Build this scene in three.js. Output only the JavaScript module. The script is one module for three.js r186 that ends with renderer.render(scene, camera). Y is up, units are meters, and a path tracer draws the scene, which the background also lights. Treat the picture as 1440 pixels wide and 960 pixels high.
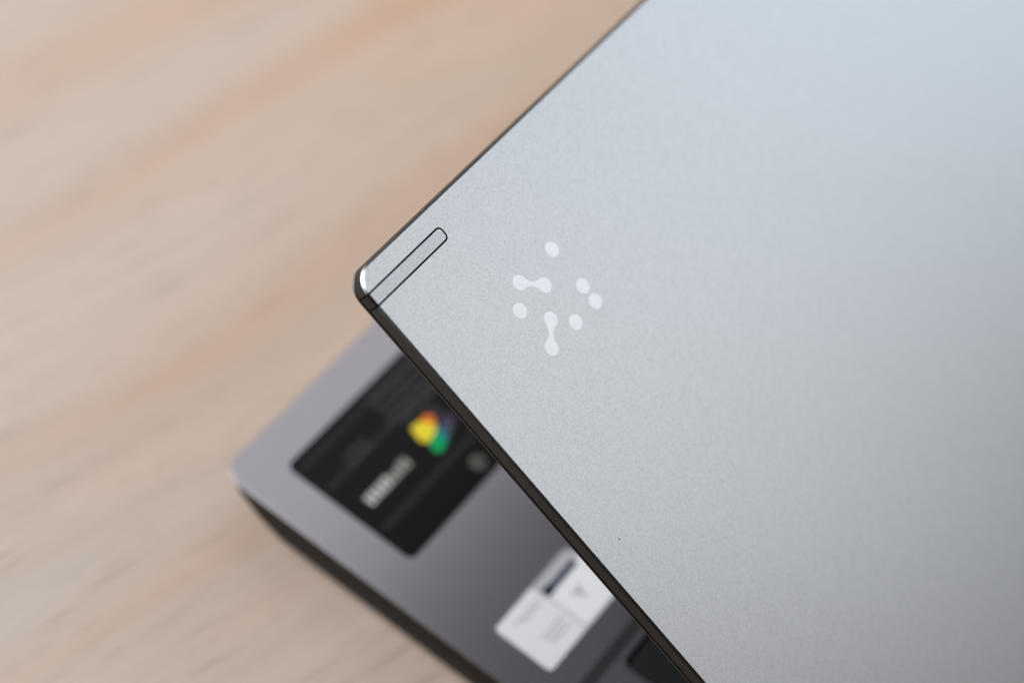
import * as THREE from 'three';
import { mergeGeometries, toCreasedNormals } from 'three/addons/utils/BufferGeometryUtils.js';
import { ImprovedNoise } from 'three/addons/math/ImprovedNoise.js';
import { RectAreaLightUniformsLib } from 'three/addons/lights/RectAreaLightUniformsLib.js';

// ------------------------------------------------------------------ camera
const scene = new THREE.Scene();
const camera = new THREE.PerspectiveCamera(16.994, 1440 / 960, 0.05, 20);
camera.position.set(0.14241, 0.45604, 0.23542);
camera.up.set(-0.5681, 0.5674, -0.5961);
camera.lookAt(0.14241 - 0.2071, 0.45604 - 0.7996, 0.23542 - 0.5636);
camera.focus = 0.448;
camera.userData.fStop = 5.0;

const renderer = new THREE.WebGLRenderer({ antialias: true });
renderer.setSize(1024, 682);
renderer.toneMapping = THREE.LinearToneMapping;
renderer.toneMappingExposure = 1;
renderer.shadowMap.enabled = true;
RectAreaLightUniformsLib.init();

// ------------------------------------------------------------------ light
// a dim room, a soft key above the front of the laptop, a cool window-like panel
// behind its far side plus added unseen fills: a narrow one beside it, a faint one overhead
scene.background = new THREE.Color().setRGB(0.03, 0.03, 0.03);
function panelLamp(name, label, at, aim, w, h, rgb, radiance) {
  const g = new THREE.Group();
  g.name = name;
  g.userData = { label, category: 'lamp' };
  g.position.set(...at);
  g.lookAt(...aim);                                       // +z of the group looks at its aim
  const rim = 0.03, housing = new THREE.Mesh(new THREE.BoxGeometry(w + 2 * rim, h + 2 * rim, 0.06),
    new THREE.MeshStandardMaterial({ color: 0x161616, roughness: 0.8 }));
  housing.name = 'housing'; housing.position.z = -0.05;
  const face = new THREE.Mesh(new THREE.BoxGeometry(w, h, 0.012),
    new THREE.MeshStandardMaterial({ color: 0xdddddd, roughness: 0.9, emissive: new THREE.Color().setRGB(...rgb), emissiveIntensity: Math.min(radiance, 1) * 0.5 }));
  face.name = 'diffuser'; face.position.z = -0.012;
  g.add(housing, face);
  scene.add(g);
  const light = new THREE.RectAreaLight(new THREE.Color().setRGB(...rgb), radiance, w, h);
  light.name = name;
  light.position.set(...at);
  light.lookAt(...aim);
  scene.add(light);
  return g;
}
const LAMPS = [
  ['softbox', 'square white softbox up in front of the laptop', [-1.32, 1.36, 0.74], [0.05, 0.03, -0.05], 0.98, 0.98, [0.98, 1, 1.02], 15.4],
  ['window_panel', 'cool upright light panel standing far beyond the raised lid', [0.312, 0.88, -1.424], [0.05, 0.05, -0.08], 1.24, 1.2, [0.85, 1.0, 1.12], 0.69],
  ['bounce_panel', 'narrow neutral light panel beside the cool one beyond the lid', [0.826, 1.30, -0.772], [0.05, 0.05, -0.08], 0.36, 1.12, [1, 1, 1.01], 1.0],  // added unseen fill, shaped to grade the lid reflection
  ['overhead_panel', 'large faint panel hung above the front of the table', [-0.5, 1.35, -0.85], [0.02, 0, -0.08], 1.1, 1.0, [1.03, 1, 0.97], 0.7],  // added unseen fill in place of light bounced off a ceiling
];
for (const lamp of LAMPS) panelLamp(...lamp);

// ------------------------------------------------------------------ textures
const perlin = new ImprovedNoise();
let seed = 20240611;
const rnd = () => { seed = (seed * 1664525 + 1013904223) >>> 0; return seed / 4294967296; };
function dataTexture(w, h, fill, srgb, wrap = THREE.RepeatWrapping) {
  const d = new Uint8Array(w * h * 4), px = [0, 0, 0];
  for (let j = 0; j < h; j++) for (let i = 0; i < w; i++) {
    fill(px, i, j);
    const k = (j * w + i) * 4;
    for (let c = 0; c < 3; c++) d[k + c] = Math.max(0, Math.min(255, Math.round(px[c])));
    d[k + 3] = 255;
  }
  const t = new THREE.DataTexture(d, w, h, THREE.RGBAFormat);
  if (srgb) t.colorSpace = THREE.SRGBColorSpace;
  t.wrapS = t.wrapT = wrap;
  t.magFilter = THREE.LinearFilter; t.minFilter = THREE.LinearMipmapLinearFilter; t.generateMipmaps = true;
  t.needsUpdate = true;
  return t;
}

// anodised, bead-blasted metal: fine speckle
function grainField(n) {
  const a = new Float32Array(n * n), b = new Float32Array(n * n);
  for (let i = 0; i < n * n; i++) a[i] = rnd() + rnd() + rnd() - 1.5;
  for (let j = 0; j < n; j++) for (let i = 0; i < n; i++) {
    let s = 0;
    for (let dj = -1; dj <= 1; dj++) for (let di = -1; di <= 1; di++)
      s += a[((j + dj + n) % n) * n + (i + di + n) % n] * (di || dj ? (di && dj ? 0.35 : 0.6) : 1);
    b[j * n + i] = a[j * n + i] * 0.75 + s * 0.12;
  }
  return b;
}
const GN = 1024, grain = grainField(GN), GRAIN_M = 0.09;
function metalMap(r, g, b, amp) {
  return dataTexture(GN, GN, (px, i, j) => {
    let v = grain[j * GN + i];
    if (v < -0.75) v *= 1.5;                               // a few darker pits
    px[0] = r + v * amp; px[1] = g + v * amp; px[2] = b + v * amp;
  }, true);
}

// pale oak: long soft streaks along u, pores, a few pinkish bands
const WW = 2048, WH = 1024, WOOD_U = 0.62, WOOD_V = 0.42;
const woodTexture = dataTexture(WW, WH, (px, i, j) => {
  const u = i / WW * WOOD_U, v = j / WH * WOOD_V;          // metres
  const bend = 0.006 * perlin.noise(u * 5, v * 6, 3.1) + 0.0025 * perlin.noise(u * 14, v * 20, 8.4);
  const w = v + bend;
  const band = 0.42 * perlin.noise(u * 1.8, w * 45, 1.7) + 0.46 * perlin.noise(u * 3.6, w * 110, 5.2) + 0.26 * perlin.noise(u * 8, w * 290, 9.9);
  const pink = Math.max(0, perlin.noise(u * 2.6, w * 62, 14.2) - 0.05) * 0.85;
  const sheenHue = perlin.noise(u * 4.5 + 2.59, v * 5.5 + 11.48, 7.3);                 // broad peach-to-grey drift, offset so its grey paints in a cool sheen
  const fibre = 0.5 * perlin.noise(u * 40, w * 900, 2.2) + 0.5 * perlin.noise(u * 90, w * 2300, 6.1);
  const pore = Math.max(0, perlin.noise(u * 55, w * 1500, 11.3) - 0.34) * 60;
  const grey = 0.6 * perlin.noise(u * 3, w * 60, 21.5);
  px[0] = 203 + band * 9 + fibre * 6 - pore + pink * 2 - grey * 4 + sheenHue * 5;
  px[1] = 182 + band * 10 + fibre * 6 - pore - pink * 16 + grey * 2 - sheenHue * 8;
  px[2] = 166 + band * 11 + fibre * 6 - pore - pink * 26 + grey * 6 - sheenHue * 19;
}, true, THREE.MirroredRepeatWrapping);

// ------------------------------------------------------------------ materials
const grainMap = (r, g, b, amp) => { const t = metalMap(r, g, b, amp); return t; };
const grainBump = dataTexture(GN, GN, (px, i, j) => { px[0] = px[1] = px[2] = 128 + grain[j * GN + i] * 70; }, false);
const M = {
  lid: new THREE.MeshStandardMaterial({ map: grainMap(204, 205, 207, 18), metalness: 1, roughness: 0.38 }),
  strip: new THREE.MeshStandardMaterial({ map: grainMap(199, 199, 202, 18), metalness: 1, roughness: 0.4 }),
  chamfer: new THREE.MeshStandardMaterial({ color: 0x8f9094, metalness: 1, roughness: 0.27 }),
  wall: new THREE.MeshPhysicalMaterial({ color: new THREE.Color().setRGB(0.006, 0.0055, 0.0045), roughness: 0.32, ior: 1.5, specularIntensity: 0.65 }),
  baseWall: new THREE.MeshPhysicalMaterial({ color: new THREE.Color().setRGB(0.008, 0.007, 0.006), roughness: 0.55, specularIntensity: 0.45 }),
  gap: new THREE.MeshStandardMaterial({ color: new THREE.Color().setRGB(0.003, 0.003, 0.003), roughness: 0.95 }),
  lip: new THREE.MeshStandardMaterial({ color: new THREE.Color().setRGB(0.09, 0.09, 0.085), metalness: 1, roughness: 0.28 }),
  deck: new THREE.MeshStandardMaterial({ map: grainMap(176, 173, 182, 9), metalness: 1, roughness: 0.48 }),
  deckEdge: new THREE.MeshStandardMaterial({ color: 0xa3a2a9, metalness: 1, roughness: 0.42 }),
  key: new THREE.MeshStandardMaterial({ color: new THREE.Color().setRGB(0.005, 0.006, 0.007), roughness: 0.75 }),
  well: new THREE.MeshStandardMaterial({ color: new THREE.Color().setRGB(0.006, 0.007, 0.008), roughness: 0.8 }),
  glass: new THREE.MeshPhysicalMaterial({ color: new THREE.Color().setRGB(0.004, 0.004, 0.005), roughness: 0.12, ior: 1.5 }),
  rubber: new THREE.MeshStandardMaterial({ color: 0x0b0b0b, roughness: 0.95 }),
  logo: new THREE.MeshStandardMaterial({ map: grainMap(233, 234, 236, 6), metalness: 1, roughness: 0.39 }),
  pad: new THREE.MeshStandardMaterial({ color: 0x8f8d95, metalness: 1, roughness: 0.4 }),
};

// ------------------------------------------------------------------ geometry helpers
// outlines are lists of [x, z]; a prism stacks layers {pts, y} of equal count
const area = (p) => p.reduce((s, [x, z], i) => { const [x2, z2] = p[(i + 1) % p.length]; return s + x * z2 - x2 * z; }, 0) / 2;
function sides(layers, uvScale = 1 / GRAIN_M, pick) {
  const pos = [], uv = [], flip = area(layers[0].pts) > 0;
  const put = (p, y) => { pos.push(p[0], y, p[1]); uv.push(p[0] * uvScale, (p[1] + y) * uvScale); };
  for (let k = 0; k + 1 < layers.length; k++) {
    const A = layers[k], B = layers[k + 1], n = A.pts.length;   // A above B
    for (let i = 0; i < n; i++) {
      if (pick && !pick(A.pts[i], A.pts[(i + 1) % n])) continue;
      const j = (i + 1) % n, ya = A.y, yb = B.y;
      const q = [[A.pts[i], ya], [A.pts[j], ya], [B.pts[j], yb], [B.pts[i], yb]];
      const o = flip ? [0, 1, 2, 0, 2, 3] : [0, 2, 1, 0, 3, 2];
      for (const m of o) put(q[m][0], typeof q[m][1] === 'function' ? q[m][1](q[m][0]) : q[m][1]);
    }
  }
  return finish(pos, uv);
}
function finish(pos, uv, crease) {
  const g = new THREE.BufferGeometry();
  g.setAttribute('position', new THREE.Float32BufferAttribute(pos, 3));
  g.setAttribute('uv', new THREE.Float32BufferAttribute(uv, 2));
  return toCreasedNormals(g, crease ?? 0.5);
}
function cap(pts, y, up = true, uvOf = (p) => [p[0] / GRAIN_M, p[1] / GRAIN_M], holes = []) {
  const tri = THREE.ShapeUtils.triangulateShape(pts.map((p) => new THREE.Vector2(p[0], p[1])), holes.map((h) => h.map((p) => new THREE.Vector2(p[0], p[1]))));
  const all = pts.concat(...holes), pos = [], uv = [];
  for (let [a, b, c] of tri) {
    const A = all[a], B = all[b], C = all[c];
    const ny = (B[1] - A[1]) * (C[0] - A[0]) - (B[0] - A[0]) * (C[1] - A[1]);
    const o = (ny > 0) === up ? [A, B, C] : [A, C, B];
    for (const p of o) { pos.push(p[0], y, p[1]); uv.push(...uvOf(p)); }
  }
  return finish(pos, uv, 0.1);
}
function grouped(list) { return mergeGeometries(list, true); }
function mesh(name, geometry, material, parent, y = 0) {
  const m = new THREE.Mesh(geometry, material);
  m.name = name; m.position.y = y; m.castShadow = m.receiveShadow = true;
  parent.add(m);
  return m;
}
function roundedRect(x0, x1, z0, z1, rn, seg = 10, f = rn) {  // f: radius of the far corners (z0)
  const p = [];
  for (const [cx, cz, a0, r] of [[x1 - rn, z1 - rn, 0, rn], [x0 + rn, z1 - rn, 1, rn], [x0 + f, z0 + f, 2, f], [x1 - f, z0 + f, 3, f]])
    for (let i = 0; i <= seg; i++) { const a = (a0 + i / seg) * Math.PI / 2; p.push([cx + r * Math.cos(a), cz + r * Math.sin(a)]); }
  return p;
}

// ------------------------------------------------------------------ table
const table = new THREE.Group();
table.name = 'wooden_table';
table.userData = { label: 'pale oak table top with soft pinkish grain beneath the laptop', category: 'table' };
scene.add(table);
{
  const out = roundedRect(-0.9, 0.9, -0.5, 0.5, 0.03), inn = roundedRect(-0.897, 0.897, -0.497, 0.497, 0.027);
  const uvT = (p) => [(p[0] + 0.155) / WOOD_U, (p[1] + 0.107) / WOOD_V];
  const g = grouped([cap(inn, 0, true, uvT), sides([{ pts: inn, y: 0 }, { pts: out, y: -0.003 }, { pts: out, y: -0.032 }], 1 / WOOD_U)]);
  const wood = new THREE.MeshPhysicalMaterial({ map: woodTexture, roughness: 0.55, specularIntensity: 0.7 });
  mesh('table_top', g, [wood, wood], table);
  table.rotation.y = Math.PI / 2 - 0.204;                  // the grain runs a little askew of the laptop's front edge
  table.position.set(0.0, 0, -0.1);
}

// ------------------------------------------------------------------ laptop
// x runs from the front edge to the hinge, -z to the left of whoever sits at it
const W = 0.318, D = 0.222, HB = 0.0145;
const laptop = new THREE.Group();
laptop.name = 'laptop';
laptop.userData = { label: 'silver grey laptop with half open lid lying on the wooden table', category: 'laptop' };
scene.add(laptop);

// ---- base
const STEP0 = 0.0928, STEP1 = 0.0958, DROP = 0.0009;
function baseOutline(inset, r, front = inset) {
  const x0 = front, x1 = D - inset, z0 = -W + inset, z1 = -inset, rr = Math.max(r - inset, 0.0008), p = [];
  const arc = (cx, cz, a0) => { for (let i = 0; i <= 12; i++) { const a = (a0 + i / 12) * Math.PI / 2; p.push([cx + rr * Math.cos(a), cz + rr * Math.sin(a)]); } };
  arc(x1 - rr, z1 - rr, 0);
  p.push([STEP1, z1], [STEP0, z1]);
  arc(x0 + rr, z1 - rr, 1);
  arc(x0 + rr, z0 + rr, 2);
  p.push([STEP0, z0], [STEP1, z0]);
  arc(x1 - rr, z0 + rr, 3);
  return p;
}
const deckY = (x) => HB - DROP * Math.max(0, Math.min(1, (x - STEP0) / (STEP1 - STEP0)));
const KB = { x0: 0.0972, x1: 0.196, z0: -0.296, z1: -0.0226 };
{
  const R = 0.0054, layers = [], bev = 0.0003, N = 5;
  for (let i = 0; i <= N; i++) {
    const a = i / N * Math.PI / 2;
    layers.push({ pts: baseOutline(bev * (1 - Math.sin(a)), R), y: (p) => deckY(p[0]) - bev * (1 - Math.cos(a)) });
  }
  const top = layers[0].pts;
  const clip = (lo, hi) => top.filter((p) => p[0] >= lo - 1e-6 && p[0] <= hi + 1e-6);
  const palm = cap(clip(-1, STEP0), HB), keyArea = cap(clip(STEP1, 1), HB - DROP, true, undefined, [roundedRect(KB.x0, KB.x1, KB.z0, KB.z1, 0.002, 6)]);
  const sl = [];
  { // the small slope between palm rest and keyboard
    const z0 = top.find((p) => p[0] === STEP0 && p[1] < -0.1)[1], z1 = top.find((p) => p[0] === STEP0 && p[1] > -0.1)[1];
    const a = [STEP0, HB, z1], b = [STEP1, HB - DROP, z1], c = [STEP1, HB - DROP, z0], d = [STEP0, HB, z0];
    sl.push(...a, ...b, ...c, ...a, ...c, ...d);
  }
  const slope = finish(sl, sl.filter((_, i) => i % 3 !== 1).map((v) => v / GRAIN_M), 0.1);
  const edge = sides(layers);
  const wallLayers = [
    { pts: layers[N].pts, y: layers[N].y },
    { pts: baseOutline(0, R + 0.0005, 0.0022), y: HB - 0.0035 },
    { pts: baseOutline(0, R + 0.002, 0.0062), y: HB - 0.0070 },
    { pts: baseOutline(0.0003, R + 0.004, 0.0100), y: HB - 0.0095 },
    { pts: baseOutline(0.0010, R + 0.006, 0.0135), y: HB - 0.0110 },
    { pts: baseOutline(0.0042, R + 0.008, 0.0175), y: 0.0018 }];
  const wall = sides(wallLayers), bottom = cap(wallLayers[5].pts, 0.0018, false);
  const base = mesh('base', grouped([palm, slope, keyArea, edge, wall, bottom]), [M.deck, M.deck, M.deck, M.deckEdge, M.baseWall, M.baseWall], laptop);

  // keyboard well and keys by its right end
  const kr = roundedRect(KB.x0, KB.x1, KB.z0, KB.z1, 0.002, 6);
  mesh('keyboard_well', grouped([cap(kr, HB - 0.0026), sides([{ pts: kr, y: HB - DROP }, { pts: kr, y: HB - 0.0026 }])]), [M.well, M.well], base);
  const keyGeo = (w, d) => {
    const a = roundedRect(-d / 2, d / 2, -w / 2, w / 2, 0.0018, 4), b = roundedRect(-d / 2 + 0.0003, d / 2 - 0.0003, -w / 2 + 0.0003, w / 2 - 0.0003, 0.0016, 4);
    return mergeGeometries([cap(b, 0), sides([{ pts: b, y: 0 }, { pts: a, y: -0.0003 }, { pts: a, y: -0.0014 }])]);
  };
  const square = keyGeo(0.0158, 0.0158);
  for (let row = 0; row < 5; row++) for (let col = 0; col < 8; col++) {
    const x = KB.x0 + 0.0092 + row * 0.0188;
    const z = KB.z1 - 0.0092 - col * 0.0188;
    const k = mesh('key', square, M.key, base, HB - 0.0009);
    k.position.x = x; k.position.z = z;
  }
  const pr = roundedRect(0.006, 0.088, -0.226, -0.094, 0.003, 6);
  mesh('touchpad', grouped([cap(pr, 0.0002), sides([{ pts: pr, y: 0.0002 }, { pts: pr, y: -0.0004 }])]), [M.pad, M.gap], base, HB);
  for (const [fx, fz] of [[0.032, -0.03], [0.032, -0.288], [0.198, -0.03], [0.198, -0.288]]) {
    const f = mesh('rubber_foot', new THREE.CylinderGeometry(0.005, 0.0055, 0.0019, 20), M.rubber, base, 0.00095);
    f.position.x = fx; f.position.z = fz;
  }

  // ---- stickers: printed labels, drawn with right = +z, up = +x
  const sticker = (name, label, x0, x1, z0, z1, radii, thick, px, draw, roughness, far = radii) => {
    const cw = Math.round((z1 - z0) * px), ch = Math.round((x1 - x0) * px), cv = document.createElement('canvas');
    cv.width = cw; cv.height = ch;
    const c = cv.getContext('2d'), X = (z) => (z - z0) * px, Y = (x) => (x1 - x) * px;
    draw(c, X, Y, px / 1000, cw, ch);
    const t = new THREE.CanvasTexture(cv);
    t.colorSpace = THREE.SRGBColorSpace; t.magFilter = THREE.LinearFilter;
    const mat = new THREE.MeshPhysicalMaterial({ map: t, roughness, specularIntensity: 0.4 });
    const uvOf = (p) => [(p[1] - z0) / (z1 - z0), (p[0] - x0) / (x1 - x0)];
    const pts = roundedRect(x0, x1, z0, z1, radii, 8, far);
    const m = mesh(name, grouped([cap(pts, thick, true, uvOf), sides([{ pts, y: thick }, { pts, y: 0 }])]), [mat, new THREE.MeshStandardMaterial({ color: 0x222226, roughness: 0.7 })], base, HB);
    m.userData.label = label;
    return m;
  };
  sticker('feature_sticker', 'black printed sticker with a small coloured emblem and grey text', 0.0101, 0.0464, -0.064, -0.0109, 0.0021, 0.00012, 16000, (c, X, Y, mm, cw, ch) => {
    c.fillStyle = '#0c0c0d'; c.fillRect(0, 0, cw, ch);
    c.fillStyle = '#262527';
    for (const [x, h] of [[0.0131, 1.5], [0.0210, 1.6], [0.0368, 1.9]]) c.fillRect(0.6 * mm, Y(x) - h / 2 * mm, X(-0.0135), h * mm);
    // block of small grey text and the line under it
    c.fillStyle = '#47474a';
    for (let k = 0; k < 5; k++) for (let q = 0, z = -0.0615; z < -0.0385 + (k % 2) * 0.0012; q++) {
      const w = 0.5 + rnd() * 1.5;
      c.fillRect(X(z), Y(0.0224 - k * 0.0023) - 0.55 * mm, w * mm, 1.0 * mm);
      z += (w + 0.5) / 1000;
    }
    c.fillStyle = '#454246';
    for (let k = 0; k < 2; k++) for (let z = -0.029; z < -0.0212;) {
      const w = 0.5 + rnd() * 1.1;
      c.fillRect(X(z), Y(0.0208 - k * 0.0022) - 0.5 * mm, w * mm, 1.0 * mm);
      z += (w + 0.45) / 1000;
    }
    // pale word beside the emblem, too blurred in the photograph to be read: nine arched strokes
    for (let k = 0; k < 9; k++) {
      const z = -0.0313 + k * 0.00174, top = Y(0.0312), h = (k === 2 || k === 3 ? 2.5 : 3.0) * mm, w = 1.18 * mm;
      c.fillStyle = k < 4 ? '#a9aaa2' : '#d6d3d2';
      c.fillRect(X(z), top, 0.52 * mm, h); c.fillRect(X(z) + w - 0.52 * mm, top, 0.52 * mm, h);
      c.fillRect(X(z), k % 3 === 1 ? top + h - 0.6 * mm : top, w, 0.6 * mm);
    }
    // small squarish patch of colours
    const patch = (col, pts) => { c.fillStyle = col; c.beginPath(); pts.forEach(([x, z], i) => c[i ? 'lineTo' : 'moveTo'](X(z / 1000), Y(x / 1000))); c.closePath(); c.fill(); };
    patch('#2f2d31', [[24.7, -39.3], [24.1, -47.9], [31.2, -48.6], [34.9, -38.1], [30.7, -37.4]]);
    patch('#46303a', [[24.5, -43.4], [24.8, -47.0], [27.5, -46.2], [27.5, -44.6]]);
    patch('#4d3358', [[28.7, -44.4], [29.5, -49.2], [31.0, -47.8], [30.0, -44.0]]);
    patch('#47525f', [[29.2, -43.5], [30.7, -47.6], [32.6, -45.0], [33.0, -41.7]]);
    patch('#f3dc3a', [[24.9, -38.7], [25.1, -41.6], [28.0, -44.2], [29.7, -42.4], [30.4, -38.7], [28.7, -37.4]]);
    patch('#ee7a20', [[25.1, -41.3], [25.2, -44.3], [26.8, -45.3], [28.8, -43.7], [27.0, -43.0]]);
    patch('#00a45a', [[30.4, -38.7], [29.7, -42.4], [33.5, -41.6], [34.3, -38.6], [32.7, -37.4]]);
    patch('#008c9a', [[29.6, -42.5], [29.5, -43.8], [33.4, -42.3], [33.5, -41.0]]);
    // round mark near the upper edge
    c.strokeStyle = '#6d6e66'; c.lineWidth = 0.7 * mm; c.beginPath(); c.arc(X(-0.0422), Y(0.0422), 1.6 * mm, 0, 7); c.stroke();
    c.beginPath(); c.moveTo(X(-0.0428), Y(0.0422)); c.lineTo(X(-0.0422), Y(0.0416)); c.lineTo(X(-0.0414), Y(0.0430)); c.stroke();
  }, 0.5);
  sticker('processor_sticker', 'white two-part sticker with dark blue bar and small emblem', 0.0708, 0.0864, -0.0385, -0.0094, 0.0011, 0.00015, 28000, (c, X, Y, mm, cw, ch) => {
    c.fillStyle = '#f3f2f6'; c.fillRect(0, 0, cw, ch);
    c.fillStyle = '#c2c1c7'; c.fillRect(0, Y(0.0742), X(-0.0236), ch);          // grey margin of the far half
    c.fillStyle = '#c9c8ce'; c.fillRect(X(-0.0243), 0, 0.5 * mm, ch);            // crease between the halves
    c.fillStyle = '#fbfbfd'; c.beginPath(); c.roundRect(X(-0.0385), Y(0.0858), 13.2 * mm, 11.0 * mm, 1.2 * mm); c.fill();
    const g = '#2c3350'; c.fillStyle = g; c.fillRect(X(-0.0362), Y(0.0753), 11.4 * mm, 1.7 * mm);
    c.fillStyle = '#20263f'; c.beginPath(); c.roundRect(X(-0.0272), Y(0.0755), 3.0 * mm, 2.4 * mm, 1.0 * mm); c.fill();
    // small three-armed emblem
    c.strokeStyle = '#858899'; c.lineWidth = 0.6 * mm; c.lineCap = 'round';
    for (const a of [0.5, 2.6, 4.7]) { c.beginPath(); c.moveTo(X(-0.0303), Y(0.0797)); c.lineTo(X(-0.0303) + Math.cos(a) * 1.6 * mm, Y(0.0797) + Math.sin(a) * 1.6 * mm); c.stroke(); }
    // faint small print
    c.fillStyle = '#a9a8b0';
    for (const [x, za, zb] of [[0.0739, -0.0222, -0.0138], [0.0749, -0.0222, -0.0155], [0.0805, -0.0222, -0.0150], [0.0817, -0.0218, -0.0150], [0.0829, -0.0222, -0.0160]])
      for (let z = za; z < zb;) { const w = 0.25 + rnd() * 0.8; c.fillRect(X(z), Y(x), w * mm, 0.5 * mm); z += (w + 0.3) / 1000; }
  }, 0.45, 0.003);
}

// ---- lid: local x from the hinge (0) to the free edge (-L), y from the screen side up, z as the base
const L = 0.2175, T = 0.0045, THETA = 0.42419;
const R = 0.0050, CH = 0.0005;                              // corner radius, chamfer
const SLOT = { x0: -L + 0.00422, x1: -L + 0.00672, z: -0.0224, r: 0.0008, g: 0.00040 };
const frontArc = (p, cx, cz, r, a0) => { for (let i = 0; i <= 16; i++) { const a = (a0 + i / 16) * Math.PI / 2; p.push([cx + r * Math.cos(a), cz + r * Math.sin(a)]); } };
function lidOutline(inset, slot = true) {
  const x0 = -L - CH + inset, x1 = -inset, z0 = -W + inset, z1 = CH - inset, r = R - inset, p = [];
  frontArc(p, x1 - r, z1 - r, r, 0);
  if (slot) {
    const a = SLOT.x1 + SLOT.g, b = SLOT.x0 - SLOT.g, e = SLOT.z - SLOT.g, rr = SLOT.r + SLOT.g;
    p.push([a, z1]);
    for (let i = 0; i <= 6; i++) { const t = i / 6 * Math.PI / 2; p.push([a - rr + rr * Math.cos(t), e + rr - rr * Math.sin(t)]); }
    for (let i = 0; i <= 6; i++) { const t = i / 6 * Math.PI / 2; p.push([b + rr - rr * Math.sin(t), e + rr - rr * Math.cos(t)]); }
    const a0 = Math.acos((b - x0 - r) / r);                 // the slot opens where the corner starts to turn
    for (let i = 0; i <= 16; i++) { const t = a0 + i / 16 * (Math.PI - a0); p.push([x0 + r + r * Math.cos(t), z1 - r + r * Math.sin(t)]); }
  } else frontArc(p, x0 + r, z1 - r, r, 1);
  frontArc(p, x0 + r, z0 + r, r, 2);
  frontArc(p, x1 - r, z0 + r, r, 3);
  return p;
}
function stripOutline(inset) {
  const { x0, x1, z, r } = SLOT, p = [[x1, CH - inset]];
  for (let i = 0; i <= 6; i++) { const t = i / 6 * Math.PI / 2; p.push([x1 - r + r * Math.cos(t), z + r - r * Math.sin(t)]); }
  for (let i = 0; i <= 6; i++) { const t = i / 6 * Math.PI / 2; p.push([x0 + r - r * Math.sin(t), z + r - r * Math.cos(t)]); }
  const q = R - inset, dx = x0 - (-L - CH + R);
  p.push([x0, CH - R + Math.sqrt(q * q - dx * dx)]);
  return p;
}
const Y1 = T - CH, Y2 = 0.00145, Y3 = 0.0009, Y4 = 0.0004;
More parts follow.
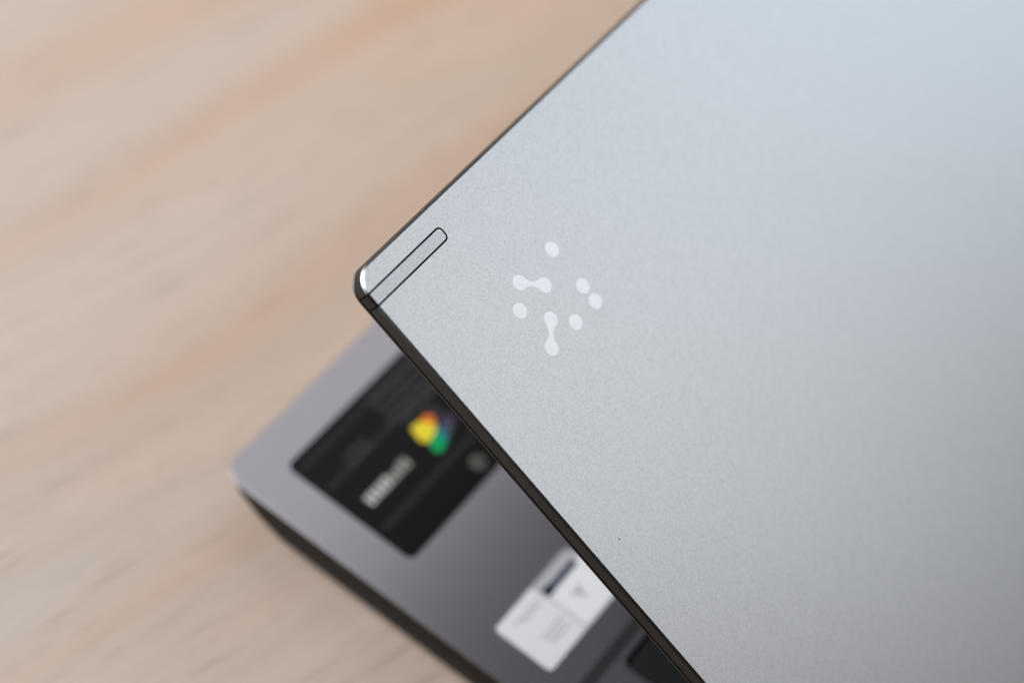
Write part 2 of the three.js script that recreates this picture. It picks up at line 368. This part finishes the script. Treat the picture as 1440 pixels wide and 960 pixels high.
{
  const within = (p) => p[0] > SLOT.x0 - SLOT.g - 0.00001 && p[0] < SLOT.x1 + SLOT.g + 0.00001 && p[1] > -0.03;
  const inSlot = (p, q) => within(p) && within(q) && !(p[1] > -0.001 && q[1] > -0.001);   // the walls of the groove
  const shell = (outline) => {
    const top = outline(CH), mid = outline(0), lo = outline(0);
    return grouped([cap(top, T), sides([{ pts: top, y: T }, { pts: mid, y: Y1 }], undefined, (p, q) => !inSlot(p, q)), sides([{ pts: mid, y: Y1 }, { pts: lo, y: Y2 }], undefined, (p, q) => !inSlot(p, q)),
      mergeGeometries([sides([{ pts: top, y: T }, { pts: mid, y: Y1 }, { pts: lo, y: Y2 }], undefined, inSlot), cap(lo, Y2, false)])]);
  };
  const lid = mesh('lid', shell((i) => lidOutline(i)), [M.lid, M.chamfer, M.wall, M.gap], laptop, 0.0155);
  lid.position.x = 0.218;
  lid.rotation.z = -THETA;
  const strip = mesh('antenna_window', shell(stripOutline), [M.strip, M.chamfer, M.wall, M.gap], lid);
  strip.userData.label = 'narrow inset strip outlined by a black groove';
  const core = lidOutline(0.0006, false);
  mesh('gasket', grouped([sides([{ pts: core, y: Y2 - 0.00002 }, { pts: core, y: Y3 }]), cap(core, Y2 - 0.00002)]), [M.gap, M.gap], lid);
  const l0 = lidOutline(0.0001, false), l1 = lidOutline(0, false), l2 = lidOutline(0.0002, false);
  mesh('display_bezel', grouped([cap(l0, Y3), sides([{ pts: l0, y: Y3 }, { pts: l1, y: Y3 - 0.0001 }, { pts: l1, y: Y4 + 0.0001 }, { pts: l2, y: Y4 }]), cap(l2, Y4, false)]), [M.gap, M.lip, M.glass], lid);
  const scr = roundedRect(-L + 0.006, -0.016, -W + 0.005, -0.005, 0.002, 4);
  mesh('display', grouped([cap(scr, Y4 - 0.0001, false), sides([{ pts: scr, y: Y4 }, { pts: scr, y: Y4 - 0.0001 }])]), [M.glass, M.glass], lid);

  // ---- emblem of dots printed on the lid
  const dot = 0.00163, cx = (a) => -L + a / 1000, zc = (z) => z / 1000;
  const plate = (pts) => grouped([cap(pts, 0.00002), sides([{ pts, y: 0.00002 }, { pts, y: 0 }])]);
  const disc = [];
  for (let i = 0; i < 40; i++) disc.push([dot * Math.cos(i * Math.PI / 20), dot * Math.sin(i * Math.PI / 20)]);
  const discGeo = plate(disc);
  for (const [a, z] of [[23.25, -40.1], [33, -40.05], [37, -40.05], [27.25, -24.2], [37, -32.85]]) {
    const m = mesh('emblem_dot', discGeo, [M.logo, M.logo], lid, T);
    m.position.x = cx(a); m.position.z = zc(z);
  }
  for (const [a1, z1, a2, z2] of [[23.27, -28.62, 27.24, -32.9], [32.95, -28.56, 36.99, -24.2]]) {
    const ax = cx(a1), az = zc(z1), bx = cx(a2), bz = zc(z2), d = Math.hypot(bx - ax, bz - az), w = 0.00052, r = dot;
    const rho = (w * w + d * d / 4 - r * r) / (2 * (r - w)), phi = Math.atan2(w + rho, d / 2);       // fillets touch both discs at angle phi
    const loc = [];
    for (let i = 0; i <= 26; i++) { const t = phi + i / 26 * (2 * Math.PI - 2 * phi); loc.push([r * Math.cos(t), r * Math.sin(t)]); }
    const fil = Math.PI / 2 - phi;
    for (let i = 1; i < 14; i++) { const t = -fil + i / 14 * 2 * fil; loc.push([d / 2 + rho * Math.sin(t), -(w + rho) + rho * Math.cos(t)]); }
    for (let i = 0; i <= 26; i++) { const t = -Math.PI + phi + i / 26 * (2 * Math.PI - 2 * phi); loc.push([d + r * Math.cos(t), r * Math.sin(t)]); }
    for (let i = 1; i < 14; i++) { const t = fil - i / 14 * 2 * fil; loc.push([d / 2 + rho * Math.sin(t), (w + rho) - rho * Math.cos(t)]); }
    const ux = (bx - ax) / d, uz = (bz - az) / d;
    mesh('emblem_link', plate(loc.map(([p, q]) => [ax + p * ux - q * uz, az + p * uz + q * ux])), [M.logo, M.logo], lid, T);
  }
  // a speck of dirt on the bare metal
  const specks = [[0, 0, 0.16], [0.22, -0.1, 0.1], [-0.2, 0.16, 0.08], [0.1, 0.24, 0.07], [-0.12, -0.2, 0.06]].map(([p, q, r]) =>
    cap(Array.from({ length: 8 }, (_, i) => { const k = r * (0.75 + 0.5 * rnd()) / 1000; return [p / 1000 + k * Math.cos(i * Math.PI / 4), q / 1000 + k * Math.sin(i * Math.PI / 4)]; }), 0.00001));
  const speck = mesh('dirt_speck', mergeGeometries(specks), new THREE.MeshStandardMaterial({ color: 0x6f7072, roughness: 0.8 }), lid, T);
  speck.position.x = -L + 73.13 / 1000; speck.position.z = -6.63 / 1000;
  const hinge = mesh('hinge', new THREE.CylinderGeometry(0.0036, 0.0036, 0.24, 24), M.wall, laptop, 0.0152);
  hinge.rotation.x = Math.PI / 2; hinge.position.x = 0.2175; hinge.position.z = -W / 2;
}

renderer.render(scene, camera);
